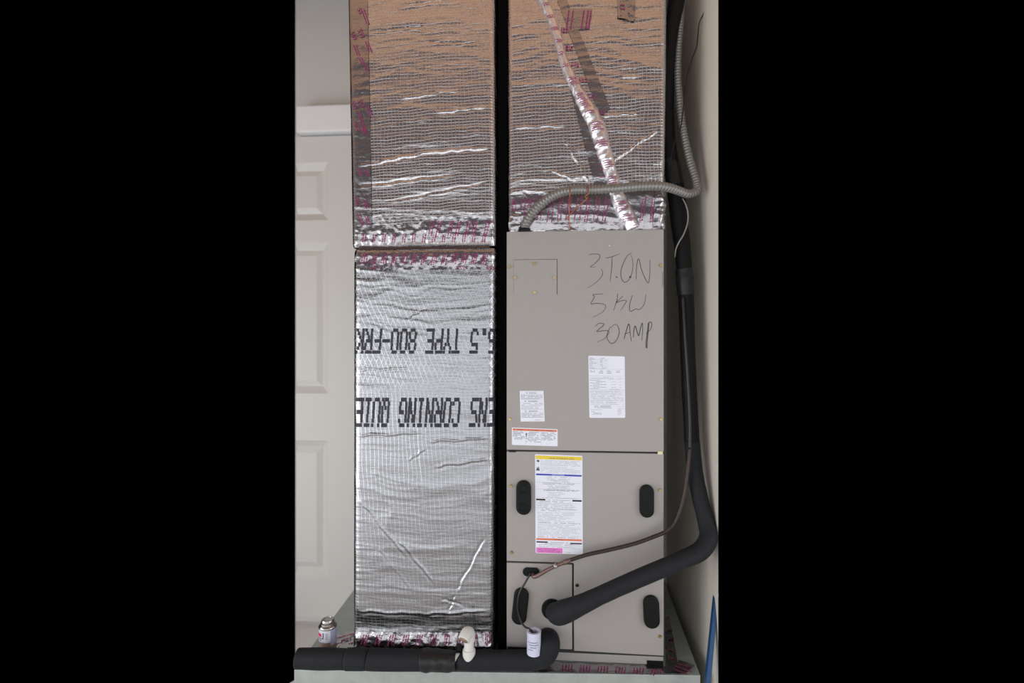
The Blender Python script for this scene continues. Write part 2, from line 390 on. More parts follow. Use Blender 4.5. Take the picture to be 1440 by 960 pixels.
# ------------------------------------------------------------------ left foil duct
YL = .004
ZJ = zat(346, 590, YL)                                   # joint between the two sections
duct = tag(empty('foil_duct', (PY(595, 500, YL).x, YL, .2)), 'tall silver foil-wrapped duct with upside-down black lettering standing left of the air handler', 'duct')
zt = 2.95
def X(px, Y): return PY(px, 480, Y).x
up = Duct((X(485, YL)-.004, X(695.5, YL)), (X(493, YL), X(697.5, YL)), YL, .5, zat(346, 590, YL), zt, 0, r=.027,
          zones=[(ZJ+.05, .05, .004)], lip=[(zat(346, 590, YL), .010, .016)])
lo = Duct((X(495, YL), X(697.5, YL)), (X(494.5, YL), X(694, YL)), YL, .5, .2, zat(349.3, 590, YL), 3, r=.027,
          zones=[(ZJ-.045, .04, .004), (.24, .045, .004)], lip=[(zat(349.3, 590, YL), .007, .014), (.2, .004, .002)])
def dcrease(D, a, b, wd, am): return (D.px2s(*a), D.px2s(*b), wd, am)
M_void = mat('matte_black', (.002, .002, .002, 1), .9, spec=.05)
lo.steps = ((zat(856, 595, YL), zat(880, 595, YL), .010), (zat(884, 595, YL), zat(908, 595, YL), -.012))
up.creases = [dcrease(up, (520, 46), (600, 38), .003, -.004), dcrease(up, (600, 60), (670, 62), .0028, -.004), dcrease(up, (550, 10), (640, 2), .003, -.004),
              dcrease(up, (500, 235), (600, 216), .0035, .004), dcrease(up, (590, 216), (690, 208), .0035, .004), dcrease(up, (500, 262), (640, 246), .0035, -.004),
              dcrease(up, (560, 140), (650, 128), .003, .003), dcrease(up, (610, 160), (690, 150), .003, .003), dcrease(up, (540, 285), (690, 256), .003, -.003)]
lo.creases = [dcrease(lo, (505, 700), (575, 785), .004, .005), dcrease(lo, (560, 755), (612, 820), .004, .005), dcrease(lo, (640, 832), (682, 755), .004, -.005),
              dcrease(lo, (575, 445), (600, 434), .003, -.004), dcrease(lo, (500, 520), (580, 518), .0035, .003), dcrease(lo, (500, 612), (600, 608), .0035, .004),
              dcrease(lo, (600, 620), (690, 616), .0035, .004), dcrease(lo, (575, 646), (600, 630), .0028, .004), dcrease(lo, (610, 655), (690, 645), .004, .004),
              dcrease(lo, (620, 840), (650, 850), .003, -.006), dcrease(lo, (630, 862), (640, 835), .003, -.006), dcrease(lo, (500, 858), (600, 862), .005, .005), dcrease(lo, (590, 862), (690, 858), .005, .005),
              dcrease(lo, (585, 575), (600, 730), .0028, .002), dcrease(lo, (530, 765), (580, 830), .0028, .003)]
s1 = up.sleeve('duct_section', M_foil_up, duct)
s2 = lo.sleeve('duct_section', M_foil_low, duct)
s1['label'] = 'upper duct section with square scrim foil'; s2['label'] = 'lower duct section with printed foil'
# dark core closing the joint and the inside of the sleeve
box('duct_core', lo.bot[0]+.016, lo.bot[1]-.016, YL+.022, YL+.5, .201, 2.94, mat('brown_board', (.12, .06, .045, 1), .7), duct)
strips = [
 (up, [(489, -180), (514, -180), (524, 330), (499, 330)], .0012),
 (up, [(596, 309), (694, 307), (695, 337), (598, 342)], .0015),
 (up, [(500, 318), (600, 316), (600, 343), (500, 345)], .004),
 (lo, [(499, 352), (696, 349), (696, 378), (500, 380)], .004),
 (lo, [(497, 888), (694, 890), (694, 912), (497, 912)], .004)]
for D, cs, am in strips: D.tape(cs, M_tape, duct, am)
def tape_text(ink, D, t, px, py, size_px, rot, am, aspect=1.0, off=.0036):
    V, F = text_mesh(t)
    if not len(V): return
    V = V*size_px; V = V*np.array([aspect, 1]); a = math.radians(rot); x = V[:, 0]*math.cos(a)+V[:, 1]*math.sin(a); y = V[:, 0]*math.sin(a)-V[:, 1]*math.cos(a)
    Q = np.array([D.px2s(px+xx, py+yy) for xx, yy in zip(x, y)])
    P = D.pos(Q[:, 0], Q[:, 1], off+D.crk(am)(Q[:, 0], Q[:, 1])); ink.add(P, F)
def tape_line(ink, D, px, py, L, rot, w_px, am, off=.0036):
    """row of tiny illegible characters"""
    a = math.radians(rot); t = 0
    while t < L:
        l = random.uniform(1.2, 4.5); l = min(l, L-t)
        c = [(t, -w_px/2), (t+l, -w_px/2), (t+l, w_px/2), (t, w_px/2)]
        Q = np.array([D.px2s(px+u*math.cos(a)-v*math.sin(a), py+u*math.sin(a)+v*math.cos(a)) for u, v in c])
        ink.add(D.pos(Q[:, 0], Q[:, 1], off+D.crk(am)(Q[:, 0], Q[:, 1])), [(0, 1, 2, 3)]); t += l+random.uniform(.5, 1.1)
tp = Ink()
for py in (12, 44, 142): tape_text(tp, up, '559', 503.5, py, 9.2, 66, .0012, .9, .004) if py > 20 else tape_text(tp, up, '55', 503, 14, 9, 68, .0012)
tape_text(tp, up, '559', 492.5, 47, 9.2, 66, .0012, .9); tape_text(tp, up, '559', 493.5, 144, 9.2, 66, .0012, .9)
for (x, y, L) in [(509, 14, 22), (515, 60, 16), (498, 64, 16), (506, 82, 10), (512, 90, 12), (503, 158, 30), (516, 150, 16), (499, 172, 14), (510, 182, 10), (504, 238, 10), (514, 240, 9), (500, 278, 12), (512, 282, 14), (503, 300, 18), (514, 305, 12)]:
    for q in range(2): tape_line(tp, up, x+q*3.2, y, L, 70, 1.4, .0012)
for x in (608, 618, 635, 645, 659, 668, 685):
    for q in range(2): tape_line(tp, up, x+q*3.5, 311, 22, 102, 1.5, .0015)
for x in range(512, 690, 14):
    for q in range(2): tape_line(tp, up, x+q*3, 330, 11, 100, 1.5, .004)
    for q in range(3): tape_line(tp, lo, x+q*3, 357+random.uniform(-2, 2), 15, 103, 1.5, .004)
for x in (520, 640, 682): tape_text(tp, lo, '559', x+14, 374, 8, 180, .004)
for x in range(512, 692, 19):
    for q in range(3): tape_line(tp, lo, x+q*3.2, 892, 13, 98+random.uniform(-8, 8), 1.7, .004)
tp.done('tape_print', M_mag, duct)
# stencilled lettering, turned upside down as on the foil
def stencil(t, right, top, hgt, cell):
    rowh = hgt/7; cw = cell/6.0
    for ci, ch in enumerate(t):
        if ch == ' ': continue
        rowsb = FONT[ch].split(); ink = Ink()
        for r in range(7):
            for c in range(5):
                if rowsb[r][c] != '1': continue
                x1 = right-ci*cell-c*cw; y1 = top+hgt-r*rowh; x1 += random.uniform(-.4, .4)
                sl = -(y1-top-hgt/2)*.08
                x0 = x1-cw*1.5; y0 = y1-rowh*1.0
                if r in (0, 6): y0 += rowh*.1; x0 -= .2
                xs = np.linspace(x0+sl, x1+sl, 3); ys = np.linspace(y0-.3, y1-.4, 3)
                Q = np.array([lo.px2s(a, b) for b in ys for a in xs])
                ink.add(lo.pos(Q[:, 0], Q[:, 1], .0013), [(0, 3, 4, 1), (1, 4, 5, 2), (3, 6, 7, 4), (4, 7, 8, 5)])
        ink.done('stencil_letter', M_duink, duct)
stencil('6.5 TYPE 800-FRK', 697.5, 461.5, 36, 12.35)
stencil('ENS CORNING QUIE', 697.5, 558.5, 42, 12.45)

# ------------------------------------------------------------------ air handler
xh0 = X(712.5, 0); xh1 = X(933.5, 0)
zp = lambda py, px=820: PY(px, py, 0).z
HZ1 = 1.28+(480-324)/FPX*(PY(820, 480, 0)-CAM).dot(_f); HZ0 = .2
ah = tag(empty('air_handler', ((xh0+xh1)/2, 0, HZ0)), 'taupe metal air handler cabinet with handwritten markings and paper labels below the right duct', 'air handler')
PT = .012                                               # panel thickness; panel faces lie at Y = 0
box('cabinet', xh0, xh1, PT, .56, HZ0, HZ1-.002, M_cab, ah, .002)
def pz(px, py): p = PY(px, py, 0); return (p.x, p.z)
seam1 = zp(635.3); seam2 = zp(791, 760); zb = zp(916, 830)
fz = [HZ1, seam1]
def panel(name, pts, y0=0., lab=None):
    o = prism_y(name, pts, y0, PT+.001, M_cab, ah, .0022)
    if lab: o['label'] = lab
    return o
g = .0034
panel('upper_panel', [(xh0, seam1+g), (xh1, seam1+g), (xh1, HZ1), (xh0, HZ1)])
xs = X(805.5, 0)
panel('lower_panel', [(xh0, seam2+.002), (xs, seam2+.002), (xs+.0035, seam2+.0), (xs+.0035, zb), (xh1, zb-.004), (xh1, seam1-g*.5), (xh0, seam1-g*.5)])
panel('coil_panel', [(xh0, zb+.004), (xs-.002, zb+.004), (xs-.002, seam2-.0035), (xh0, seam2-.0035)], lab='small square access panel at lower left')
# added black sheet for the shade behind the seams, and the base rail
box('seam_shade_sheet', xh0+.002, xh1-.002, PT-.004, PT+.0015, HZ0+.02, HZ1-.05, M_cabin, ah)
box('base_rail', xh0, xh1, .006, PT+.01, HZ0+.004, zb-.011, M_cab, ah, .002)
box('base_slot', X(910, 0), xh1-.001, .0045, .012, zp(937.5, 920), zp(930, 920), M_blk, ah)
# access plate (raised sheet) with screws
a = pz(723, 365.5); b = pz(783, 414)
prism_y('access_plate', [(a[0], b[1]), (b[0], b[1]), (b[0], a[1]), (a[0], a[1])], -.0022, .001, M_cab, ah, .0004)
prism_y('plate_shadow_line', [(b[0]+.0002, b[1]), (b[0]+.0016, b[1]), (b[0]+.0016, a[1]+.0012), (a[0], a[1]+.0012), (a[0], a[1]+.0002), (b[0]+.0002, a[1]+.0002)], -.0004, .001, M_cabin, ah)  # dark line painted as shade along the plate's top and right edges
def screw_mesh():
    bm = bmesh.new()
    bmesh.ops.create_cone(bm, cap_ends=True, segments=18, radius1=.0062, radius2=.0056, depth=.0014, matrix=Matrix.Translation((0, -.0007, 0)) @ Matrix.Rotation(math.pi/2, 4, 'X'))
    bmesh.ops.create_cone(bm, cap_ends=True, segments=6, radius1=.0044, radius2=.0038, depth=.0038, matrix=Matrix.Translation((0, -.0032, 0)) @ Matrix.Rotation(math.pi/2, 4, 'X'))
    me = bpy.data.meshes.new('screw'); bm.to_mesh(me); bm.free(); me.materials.append(M_screw); return me
SM = screw_mesh()
for (px, py, dy) in [(716.5, 375, 0), (929, 373, 0), (717, 589, 0), (929, 589, 0), (718.5, 683, 0), (928, 688.5, 0), (719.5, 776.5, 0), (811.5, 822.5, 0), (928, 894.5, 0),
                 (751.5, 370.5, -.0022), (724.5, 390.5, -.0022), (779.5, 390.5, -.0022), (751.5, 411, -.0022)]:
    o = bpy.data.objects.new('screw', SM); COL.objects.link(o); p = PY(px, py, dy); o.parent = ah; o.location = p-wloc(ah); o.rotation_euler = (0, random.random()*3, 0)
p = PY(928.5, 636.5, 0); box('latch_clip', p.x-.009, p.x+.008, -.004, .002, p.z-.005, p.z+.006, mat('cream_plastic', hexc(222, 216, 180), .4), ah, .002)
p = PY(718, 634.8, 0); box('latch_clip', p.x-.006, p.x+.018, -.001, .002, p.z-.002, p.z+.002, M_cabin, ah)
# pull plugs: black stadium-shaped cups
def stadium(cx, cz, w2, h2, tilt, n=14):
    pts = []; r = w2
    for k in range(n+1): a = math.pi*k/n; pts.append((r*math.cos(a), (h2-r)+r*math.sin(a)))
    for k in range(n+1): a = math.pi+math.pi*k/n; pts.append((r*math.cos(a), -(h2-r)+r*math.sin(a)))
    c, s_ = math.cos(tilt), math.sin(tilt)
    return [(cx+x*c-z_*s_, cz+x*s_+z_*c) for x, z_ in pts]
def plug(px, py, wpx, hpx, tilt, rings, lab):
    p = PY(px, py, 0); w2, h2 = wpx*MP/2, hpx*MP/2
    o = prism_y('pull_handle', stadium(p.x, p.z, w2, h2, tilt), -.014, .002, M_blk, ah, .004); o['label'] = lab
    rim = prism_y('handle_face', stadium(p.x, p.z, w2-.006, h2-.006, tilt), -.0152, -.012, M_blk, o, .001)
    if rings:
        for sg in (-1, 1):
            cz = p.z+sg*(h2-w2*1.05); V = []; F = []
            A = np.array([[p.x-sg*math.sin(tilt)*(h2-w2)+.0125*math.cos(t), -.0155, cz+.0125*math.sin(t), .0016] for t in np.linspace(0, 2*math.pi, 25)])
            vs, fs = tube_data(A, 6, None, False); obj('raised_ring', vs, fs, M_blk, o, True)
plug(736.5, 698.5, 21, 48, 0, True, 'black oval plug with two raised rings')
plug(909, 703.5, 19.5, 45, 0, False, 'black oval plug at middle right')
plug(731.8, 850.5, 21, 51, -.11, False, 'tilted black oval plug behind the thin wire')
plug(915.5, 858.5, 21.5, 45, .04, False, 'black oval plug at lower right')
p = PY(747, 803.5, 0); V = stadium(0, 0, 6*MP, 11.8*MP, math.pi/2)
prism_y('grommet', [(p.x+x, p.z+z_) for x, z_ in V], -.006, .002, M_blk, ah, .002)['label'] = 'black rubber grommet where wire and copper pipe enter'
p = PY(777, 858, 0)
prism_y('grommet', stadium(p.x-.002, p.z+.004, 14.5*MP, 15*MP, 0), -.004, .002, M_blk, ah, .002)['label'] = 'black round collar around insulated pipe'
# small scuffs
for (px, py) in ((857, 345.5),): 
    p = PY(px, py, 0); prism_y('paint_chip', stadium(p.x, p.z, .0017, .0018, 0, 5), -.0006, .001, M_trim, ah)

# labels ------------------------------------------------------------
class Label:
    def __init__(s, corners, lab, mat=M_paper, rad=.004):
        s.c = [np.array(pz(*q)) for q in corners]; n = 5; pts = []
        c = s.c; order = [0, 1, 2, 3]
        for i in order:
            a, b, d = c[i-1], c[i], c[(i+1) % 4]; u = (a-b)/np.linalg.norm(a-b); v = (d-b)/np.linalg.norm(d-b)
            for k in range(n+1):
                t = k/n; q = (b+u*rad)*(1-t)**2+2*b*t*(1-t)+(b+v*rad)*t*t; pts.append(tuple(q))
        s.o = prism_y('paper_label', pts, -.0007, .0012, mat, ah); s.o['label'] = lab
        s.Wm = np.linalg.norm(c[1]-c[0]); s.Hm = np.linalg.norm(c[3]-c[0])
        s.k = Ink(); s.g = Ink()
    def P(s, u, v, y):
        c = s.c; q = (c[0]*(1-u)+c[1]*u)*(1-v)+(c[3]*(1-u)+c[2]*u)*v; return (q[0], y, q[1])
    def rect(s, ink, u0, v0, u1, v1, y=-.0011): ink.add([s.P(u0, v0, y), s.P(u1, v0, y), s.P(u1, v1, y), s.P(u0, v1, y)], [(0, 3, 2, 1)])
    def line(s, u0, u1, v, h=.0011, ink=None, dens=.86):
        """a row of small print: word-sized dashes of uneven height"""
        ink = ink or s.g; u = u0; hv = h/s.Hm
        while u < u1-.01:
            l = random.uniform(.012, .05)*.0009*170/ s.Wm*.9; l = min(l, u1-u)
            if random.random() < dens: s.rect(ink, u, v-hv*random.uniform(.35, .55), u+l, v+hv*random.uniform(.35, .5))
            u += l+.0011/s.Wm
    def para(s, u0, u1, v0, v1, n, ragged=.25, h=.0010, ink=None):
        for i in range(n):
            e = u1-(u1-u0)*random.random()*ragged if random.random() < .6 else u1
            s.line(u0, e, v0+(v1-v0)*(i+.5)/n, h, ink)
    def rule(s, v, u0=.02, u1=.98, h=.0004): s.rect(s.g, u0, v-h/s.Hm/2, u1, v+h/s.Hm/2)
    def text(s, t, u, v, size, ink=None, ctr=True, y=-.0013, ax=1.0):
        V, F = text_mesh(t); V = V*size*np.array([ax, 1]); wd = V[:, 0].max()-V[:, 0].min(); x = V[:, 0]-(wd/2 if ctr else 0)
        (ink or s.k).add([s.P(u+a/s.Wm, v-b/s.Hm, y) for a, b in zip(x, V[:, 1])], F)
    def tri(s, ink, u, v, r, y=-.0013):
        ink.add([s.P(u, v-r/s.Hm, y), s.P(u-r*.9/s.Wm, v+r*.6/s.Hm, y), s.P(u+r*.9/s.Wm, v+r*.6/s.Hm, y)], [(0, 1, 2)])
    def end(s): s.k.done('black_print', M_ink, s.o); s.g.done('grey_print', M_inkg, s.o)
    def band(s, u0, v0, u1, v1, mat, name='colour_band', y=-.0010):
        i = Ink(); s.rect(i, u0, v0, u1, v1, y); return i.done(name, mat, s.o)

L = Label([(827.3, 499.8), (878.5, 501), (879.3, 587.3), (828.8, 587.3)], 'white rating plate with rows of small print')
for i in range(9):
    v = .035+i*.0205; L.line(.03, random.choice((.14, .18, .24)), v, .0012, L.k if i < 5 else L.g); L.line(.33, random.choice((.40, .45, .5)), v, .0012, L.k if i in (0, 2, 3) else L.g)
    L.rule(v+.010, .03, .55, .0003)
L.rule(.213)
for u in (.1, .33, .56, .8):
    for q in range(3 if u > .2 and u < .7 else 2): L.line(u-.05, u+.07, .24+q*.019, .0013, L.k)
L.rule(.325); L.text('ELECTRICAL DATA', .48, .345, .0022); L.para(.04, .94, .35, .385, 2, .1)
for q in range(7):
    v = .395+q*.022; L.line(.03+.1*(q % 2), .3+.18*(q % 2), v, .0012, L.k); L.line(.62, .76, v, .0011) if q % 2 else None; L.line(.85, .9, v, .0011) if q % 2 else None
L.rule(.545); L.line(.52, .97, .538); L.rule(.563)
L.para(.04, .95, .565, .79, 13, .3, .0010); L.para(.15, .68, .80, .845, 3, .2, .0012, L.k)
L.rule(.82, .78, .98); L.rule(.852, .78, .98); L.line(.05, .38, .87); L.line(.05, .15, .90); L.line(.08, .34, .925, .0014, L.k); L.line(.08, .36, .945, .0012)
vs, fs = tube_data(np.array([list(L.P(.84+.042*math.cos(t), .885+.024*math.sin(t), -.001))+[.0003] for t in np.linspace(0, 6.283, 17)]), 4, None, False); L.g.add(vs, fs)
L.text('UL', .84, .892, .004); L.line(.79, .9, .925); L.line(.8, .88, .945); L.end()

L = Label([(730.8, 549.3), (764.3, 549.3), (766, 592.3), (732.2, 592.5)], 'small white warning label in three sections above the wide one', rad=.0015)
for i, (v, t) in enumerate(((.065, 'WARNING'), (.335, 'AVERTISSEMENT'), (.655, 'ADVERTENCIA'))):
    L.rule(v-.045, .04, .96); L.rule(v+.045, .04, .96); L.text(t, .54, v+.025, .0058, ax=.75 if i else .9); L.tri(L.k, .22 if i else .3, v, .0026)
    L.para(.05, .95, (.13, .40, .72)[i], (.28, .60, .88)[i], (4, 5, 4)[i], .25 if i < 2 else .3, .0014, L.k if i != 1 else None)
L.line(.6, .94, .95, .0014); L.end()

L = Label([(719.8, 600.8), (784.2, 603.2), (784.2, 627.3), (719.8, 625.3)], 'wide white label with orange header and three columns', rad=.003)
L.band(.02, .05, .98, .165, M_org)
for u, t in ((.18, 'WARNING'), (.5, 'AVERTISSEMENT'), (.83, 'ADVERTENCIA')): L.text(t, u, .145, .0052, ax=.62 if len(t) > 8 else .8); L.tri(L.k, u-.13, .11, .0022)
L.rect(L.g, .302, .17, .305, .95); L.rect(L.g, .632, .17, .635, .95)
L.para(.03, .28, .2, .37, 3, .3, .0016, L.k); L.para(.02, .28, .38, .68, 4, .3, .0017, L.k); L.para(.36, .6, .2, .48, 4, .3, .0016, L.k); L.para(.31, .62, .5, .82, 4, .3, .0017, L.k); L.para(.65, .96, .2, .68, 6, .2, .0017, L.k)
L.rect(L.k, .305, .30, .335, .40); L.rect(L.k, .31, .42, .335, .47); L.line(.75, .84, .88, .0012); L.end()

L = Label([(752.3, 638.3), (819.0, 640.6), (819.6, 779.3), (753.2, 777.2)], 'tall white instruction label with yellow, blue, orange and pink bands')
L.band(.015, .012, .985, .048, M_yel); L.band(.02, .195, .98, .212, M_blue); L.band(.02, .848, .98, .866, M_org); L.band(.015, .943, .57, .995, M_pink)
lk = Ink(); L.rect(lk, .36, .196, .62, .211, -.0012); lk.done('pale_band', mat('label_pale_blue', hexc(140, 140, 220), .5), L.o)
L.text('CAUTION', .37, .042, .0062, ax=.8); L.tri(L.k, .475, .033, .0026); L.text('ATTENTION', .58, .042, .0062, ax=.7); L.tri(L.k, .68, .033, .0026); L.text('CUIDADO', .77, .042, .0056, ax=.7)
for (u0, v0, u1, v1) in ((.02, .449, .215, .465), (.785, .45, .98, .466), (.02, .88, .26, .893), (.735, .885, .98, .898)): L.band(u0, v0, u1, v1, M_black)
L.rect(L.k, .05, .058, .09, .078); L.rect(L.k, .035, .06, .06, .072); L.rule(.095, .03, .1)
L.k.add([L.P(.02, .165, -.0012), L.P(.045, .125, -.0012), L.P(.055, .145, -.0012), L.P(.075, .120, -.0012), L.P(.10, .165, -.0012)], [(0, 4, 3, 2, 1)])
L.para(.12, .95, .055, .115, 5, .25); L.para(.12, .95, .12, .185, 5, .35)
L.text('INSTALLATION', .49, .208, .0030, L.k)
L.para(.25, .75, .218, .232, 1, 0, .0012, L.k)
for v0, v1 in ((.238, .275), (.31, .345), (.375, .43)): L.para(.26, .74, v0, v1, 4, .5); L.rule(v1+.006)
for v in (.287, .298, .355, .363, .437): L.line(.1+random.random()*.1, .85+random.random()*.08, v, .0012, L.k)
L.line(.23, .77, .458, .0016); L.line(.1, .62, .474, .0014, L.k)
L.para(.05, .86, .482, .545, 6, .15); L.line(.1, .87, .552, .0014, L.k); L.line(.1, .5, .566, .0014, L.k); L.rule(.575, .5, .98)
L.para(.05, .83, .58, .68, 8, .4); L.line(.06, .95, .69, .0015, L.k); L.para(.05, .95, .70, .825, 9, .3); L.line(.05, .9, .835, .0013, L.k)
L.text('WARNING', .52, .863, .0042); L.tri(L.k, .42, .858, .0020); L.line(.3, .7, .887, .0016); L.line(.2, .8, .901, .0012, L.k); L.para(.07, .94, .905, .94, 3, .2)
L.para(.06, .52, .95, .99, 4, .2, .0011, L.k); L.rule(.947, .6, .98); L.line(.64, .76, .985, .0012); L.end()

# handwriting: thin marker strokes on the panel face ---------------------
hw = Ink()
def stroke(pts, wpx=1.0, per=6):
    A = smooth_path([(700+x/6, 350+y/6) for x, y in pts], per) if len(pts) > 2 else np.array([(700+x/6, 350+y/6) for x, y in pts])
    n = len(A); T = np.gradient(A, axis=0); T /= np.linalg.norm(T, axis=1)[:, None]+1e-9; Nn = np.stack([-T[:, 1], T[:, 0]], 1)
    V = []
    for i in range(n):
        ww = wpx*.4*(.55+.45*math.sin(math.pi*min(1, .15+i/(n-1)*.85)))
        for s_ in (-1, 1): q = A[i]+Nn[i]*s_*ww; p = PY(q[0], q[1], -.0006); V.append(p)
    hw.add(V, [(2*i, 2*i+1, 2*i+3, 2*i+2) for i in range(n-1)])
def dot(x, y, r):
    V = [PY(700+x/6+r*math.cos(t), 350+y/6+r*math.sin(t), -.0007) for t in np.linspace(0, 2*math.pi, 11)[:-1]]; hw.add(V, [tuple(range(10))])
stroke([(768, 50), (800, 42), (850, 45), (862, 62), (850, 90), (815, 125), (780, 152), (825, 150)]); stroke([(872, 165), (886, 200), (870, 240), (820, 290), (755, 330)], .8)
stroke([(912, 76), (960, 66), (1030, 40)]); stroke([(965, 65), (962, 150), (948, 272)]); dot(1003, 237, 1.1); dot(1118, 236, 1.5)
stroke([(1132, 35), (1095, 55), (1060, 120), (1038, 190), (1045, 250), (1070, 280), (1105, 260), (1135, 190), (1140, 110), (1125, 52)])
stroke([(1168, 255), (1170, 170), (1182, 90), (1195, 95), (1215, 180), (1265, 285), (1280, 240), (1285, 150), (1282, 90)]); stroke([(1392, 190), (1393, 260), (1392, 325)], .8)
stroke([(890, 378), (805, 385), (815, 405), (785, 462), (830, 458), (890, 465), (910, 485), (885, 530), (805, 575)])
stroke([(1012, 375), (1005, 430), (978, 520)]); stroke([(1055, 395), (1040, 412), (1000, 452), (1040, 438), (1085, 435), (1062, 480), (1035, 520)])
stroke([(1135, 390), (1115, 460), (1112, 510), (1125, 525), (1165, 505), (1195, 510), (1235, 465), (1252, 380)])
stroke([(820, 650), (855, 628), (895, 630), (885, 650), (835, 695), (880, 690), (930, 690), (935, 712), (900, 755), (840, 785)], 1.1)
stroke([(950, 655), (922, 720), (930, 770), (965, 797), (1005, 765), (1025, 700), (1012, 650), (985, 637), (955, 665)], 1.1)
stroke([(1065, 760), (1085, 690), (1102, 635), (1112, 650), (1116, 700), (1128, 780)], 1.4); stroke([(1070, 718), (1120, 700)], 1.3)
stroke([(1145, 745), (1148, 690), (1160, 650), (1178, 705), (1190, 730), (1205, 665), (1220, 625), (1222, 700), (1215, 770)], 1.4)
stroke([(1270, 622), (1262, 700), (1250, 800), (1258, 835), (1262, 770), (1272, 670), (1278, 620), (1295, 618), (1300, 640), (1288, 680), (1250, 715)], 1.4)
hw.done('handwriting', M_marker, ah)['label'] = 'thin black marker handwriting'

# ------------------------------------------------------------------ right foil duct above the air handler
YR = .02
rd = tag(empty('foil_duct', (X(826, YR), YR, HZ1)), 'silver foil-wrapped duct with diagonal taped seam standing on top of the air handler', 'duct')
R = Duct((X(711.5, YR), X(941, YR)), (X(714, YR), X(936, YR)), YR, .5, HZ1-.001, zt, 6, r=.022, zones=[(HZ1+.0, .02, .003)], lip=[(HZ1, .02, .008)])
R.creases = [dcrease(R, (775, 240), (810, 255), .003, .004), dcrease(R, (735, 268), (748, 278), .003, -.004), dcrease(R, (790, 190), (830, 262), .0035, .003), dcrease(R, (850, 235), (930, 180), .004, .003),
             dcrease(R, (845, 165), (900, 160), .003, .003), dcrease(R, (870, 98), (896, 97), .0025, .003), dcrease(R, (872, 110), (894, 110), .0025, .003), dcrease(R, (722, 180), (800, 178), .003, .003)]
o = R.sleeve('duct_section', M_foil_up, rd)
box('duct_core', R.bot[0]+.014, R.bot[1]-.014, YR+.022, YR+.5, HZ1, 2.94, mat('brown_board', (.10, .05, .035, 1), .8), rd)
R.tape([(716, 275), (936, 262), (935, 304), (716, 306)], M_tape, rd, .0014)
R.tape([(716, 304), (936, 302), (935, 322), (716, 324)], M_tape, rd, .0022)
R.tape([(718, 296), (733, 300), (734, 324), (716, 324)], M_tape, rd, .008, off=.005)
R.tape([(922, 262), (937, 258), (935, 322), (918, 322)], M_tape, rd, .006, off=.005)
R.tape([(798, 14), (833, 14), (829, 43), (797, 45)], M_tape, rd, .0008)
R.tape([(868, 0), (893, 0), (893, 33), (868, 27)], M_tape, rd, .007, off=.004)
R.tape([(742, -110), (752, -110), (858, 155), (843, 165)], M_tape, rd, .001)
R.tape([(797, 110), (806, 108), (862, 268), (838, 268)], M_tape, rd, .0015)
seam = [(728, -150, 6), (745, -70, 6), (759, -12, 6), (766, 5, 6), (774, 25, 5.5), (783, 50, 6), (789, 75, 5.5), (797, 98, 6), (808, 120, 7), (820, 143, 8.5), (833, 165, 10), (843, 190, 10), (850, 215, 9), (858, 240, 8), (864, 262, 8), (872, 285, 9), (882, 305, 10), (890, 322, 9)]
def seamr(t, a, r):
    x = np.array([t*55.]); y = np.array([a*2.2]); return r*(.90+.16*float(ridge(x, y, 4, 2)[0])+.10*float(noise(x*2, y*2, 6)[0]))
tube('taped_seam', [tuple(PY(px, py, YR-.005))+(r*1.12*MP,) for px, py, r in seam], M_tapeseam, rd, seg=22, step=.004, per=6, rfun=seamr)['label'] = 'bright crumpled diagonal tape ridge'
tp = Ink()
for x in range(722, 930, 13):
    if 858 < x < 893: continue
    for q in range(2): tape_line(tp, R, x+q*4.5, 278+random.uniform(-2, 3), 34, 98+random.uniform(-4, 4), 1.5, .0014)
tape_text(tp, R, 'Q4-22', 742, 279, 9, 97, .0014)
for x in (800, 806, 821, 827, 831): tape_line(tp, R, x, 17, 26, 98, 2.0, .0008)
for k in range(6):
    px, py, rr = seam[5+k]; 
    for q in range(2): tape_line(tp, R, px+6, py+q*4-8, 11, 5, 1.6, .001)
for k in range(5): tape_line(tp, R, 872, 4+k*5, 18*random.random(), 10, 1.6, .007, .006)
for y in (170, 205, 213, 220, 232, 240, 250): tape_line(tp, R, 829+(y-170)*.18, y, 12, -5, 1.6, .0015)
tp.done('tape_print', M_mag, rd)
# print wrapped on the seam ridge
sp_ = Ink()
def seam_at(py):
    for a_, b_ in zip(seam, seam[1:]):
        if a_[1] <= py <= b_[1]:
            t = (py-a_[1])/(b_[1]-a_[1]); return a_[0]+(b_[0]-a_[0])*t, a_[2]+(b_[2]-a_[2])*t
for py in list(range(8, 100, 17))+[112, 118, 135, 141, 146, 151, 160, 176, 183, 200, 206, 228, 234, 250, 256, 285, 292, 303, 309]:
    for q in range(2):
        yy = py+q*2.6; cx_, rr_ = seam_at(yy); rr_ *= 1.12; t = -rr_*random.uniform(.6, .85); e = rr_*random.uniform(.3, .8)
        while t < e:
            l = random.uniform(1, 2.4); V = []
            for u in (t, min(t+l, e)):
                for v in (0, 1.3):
                    p = PY(cx_+u, yy+v-u*.1, YR-.005); V.append((p.x, p.y-(math.sqrt(max(0, rr_*rr_-u*u))*1.13+.5)*MP, p.z))
            sp_.add(V, [(0, 1, 3, 2)]); t += l+.6
sp_.done('tape_print', M_mag, rd)

x0 = up.bot[1]+.0045; x1 = xh0-.0015  # added black strip in place of the shade in this gap
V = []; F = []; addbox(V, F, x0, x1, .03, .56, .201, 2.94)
tag(obj('gap_shade_strip', V, F, M_void), 'added matte black strip standing in for shade between left foil duct and air handler', 'strip')
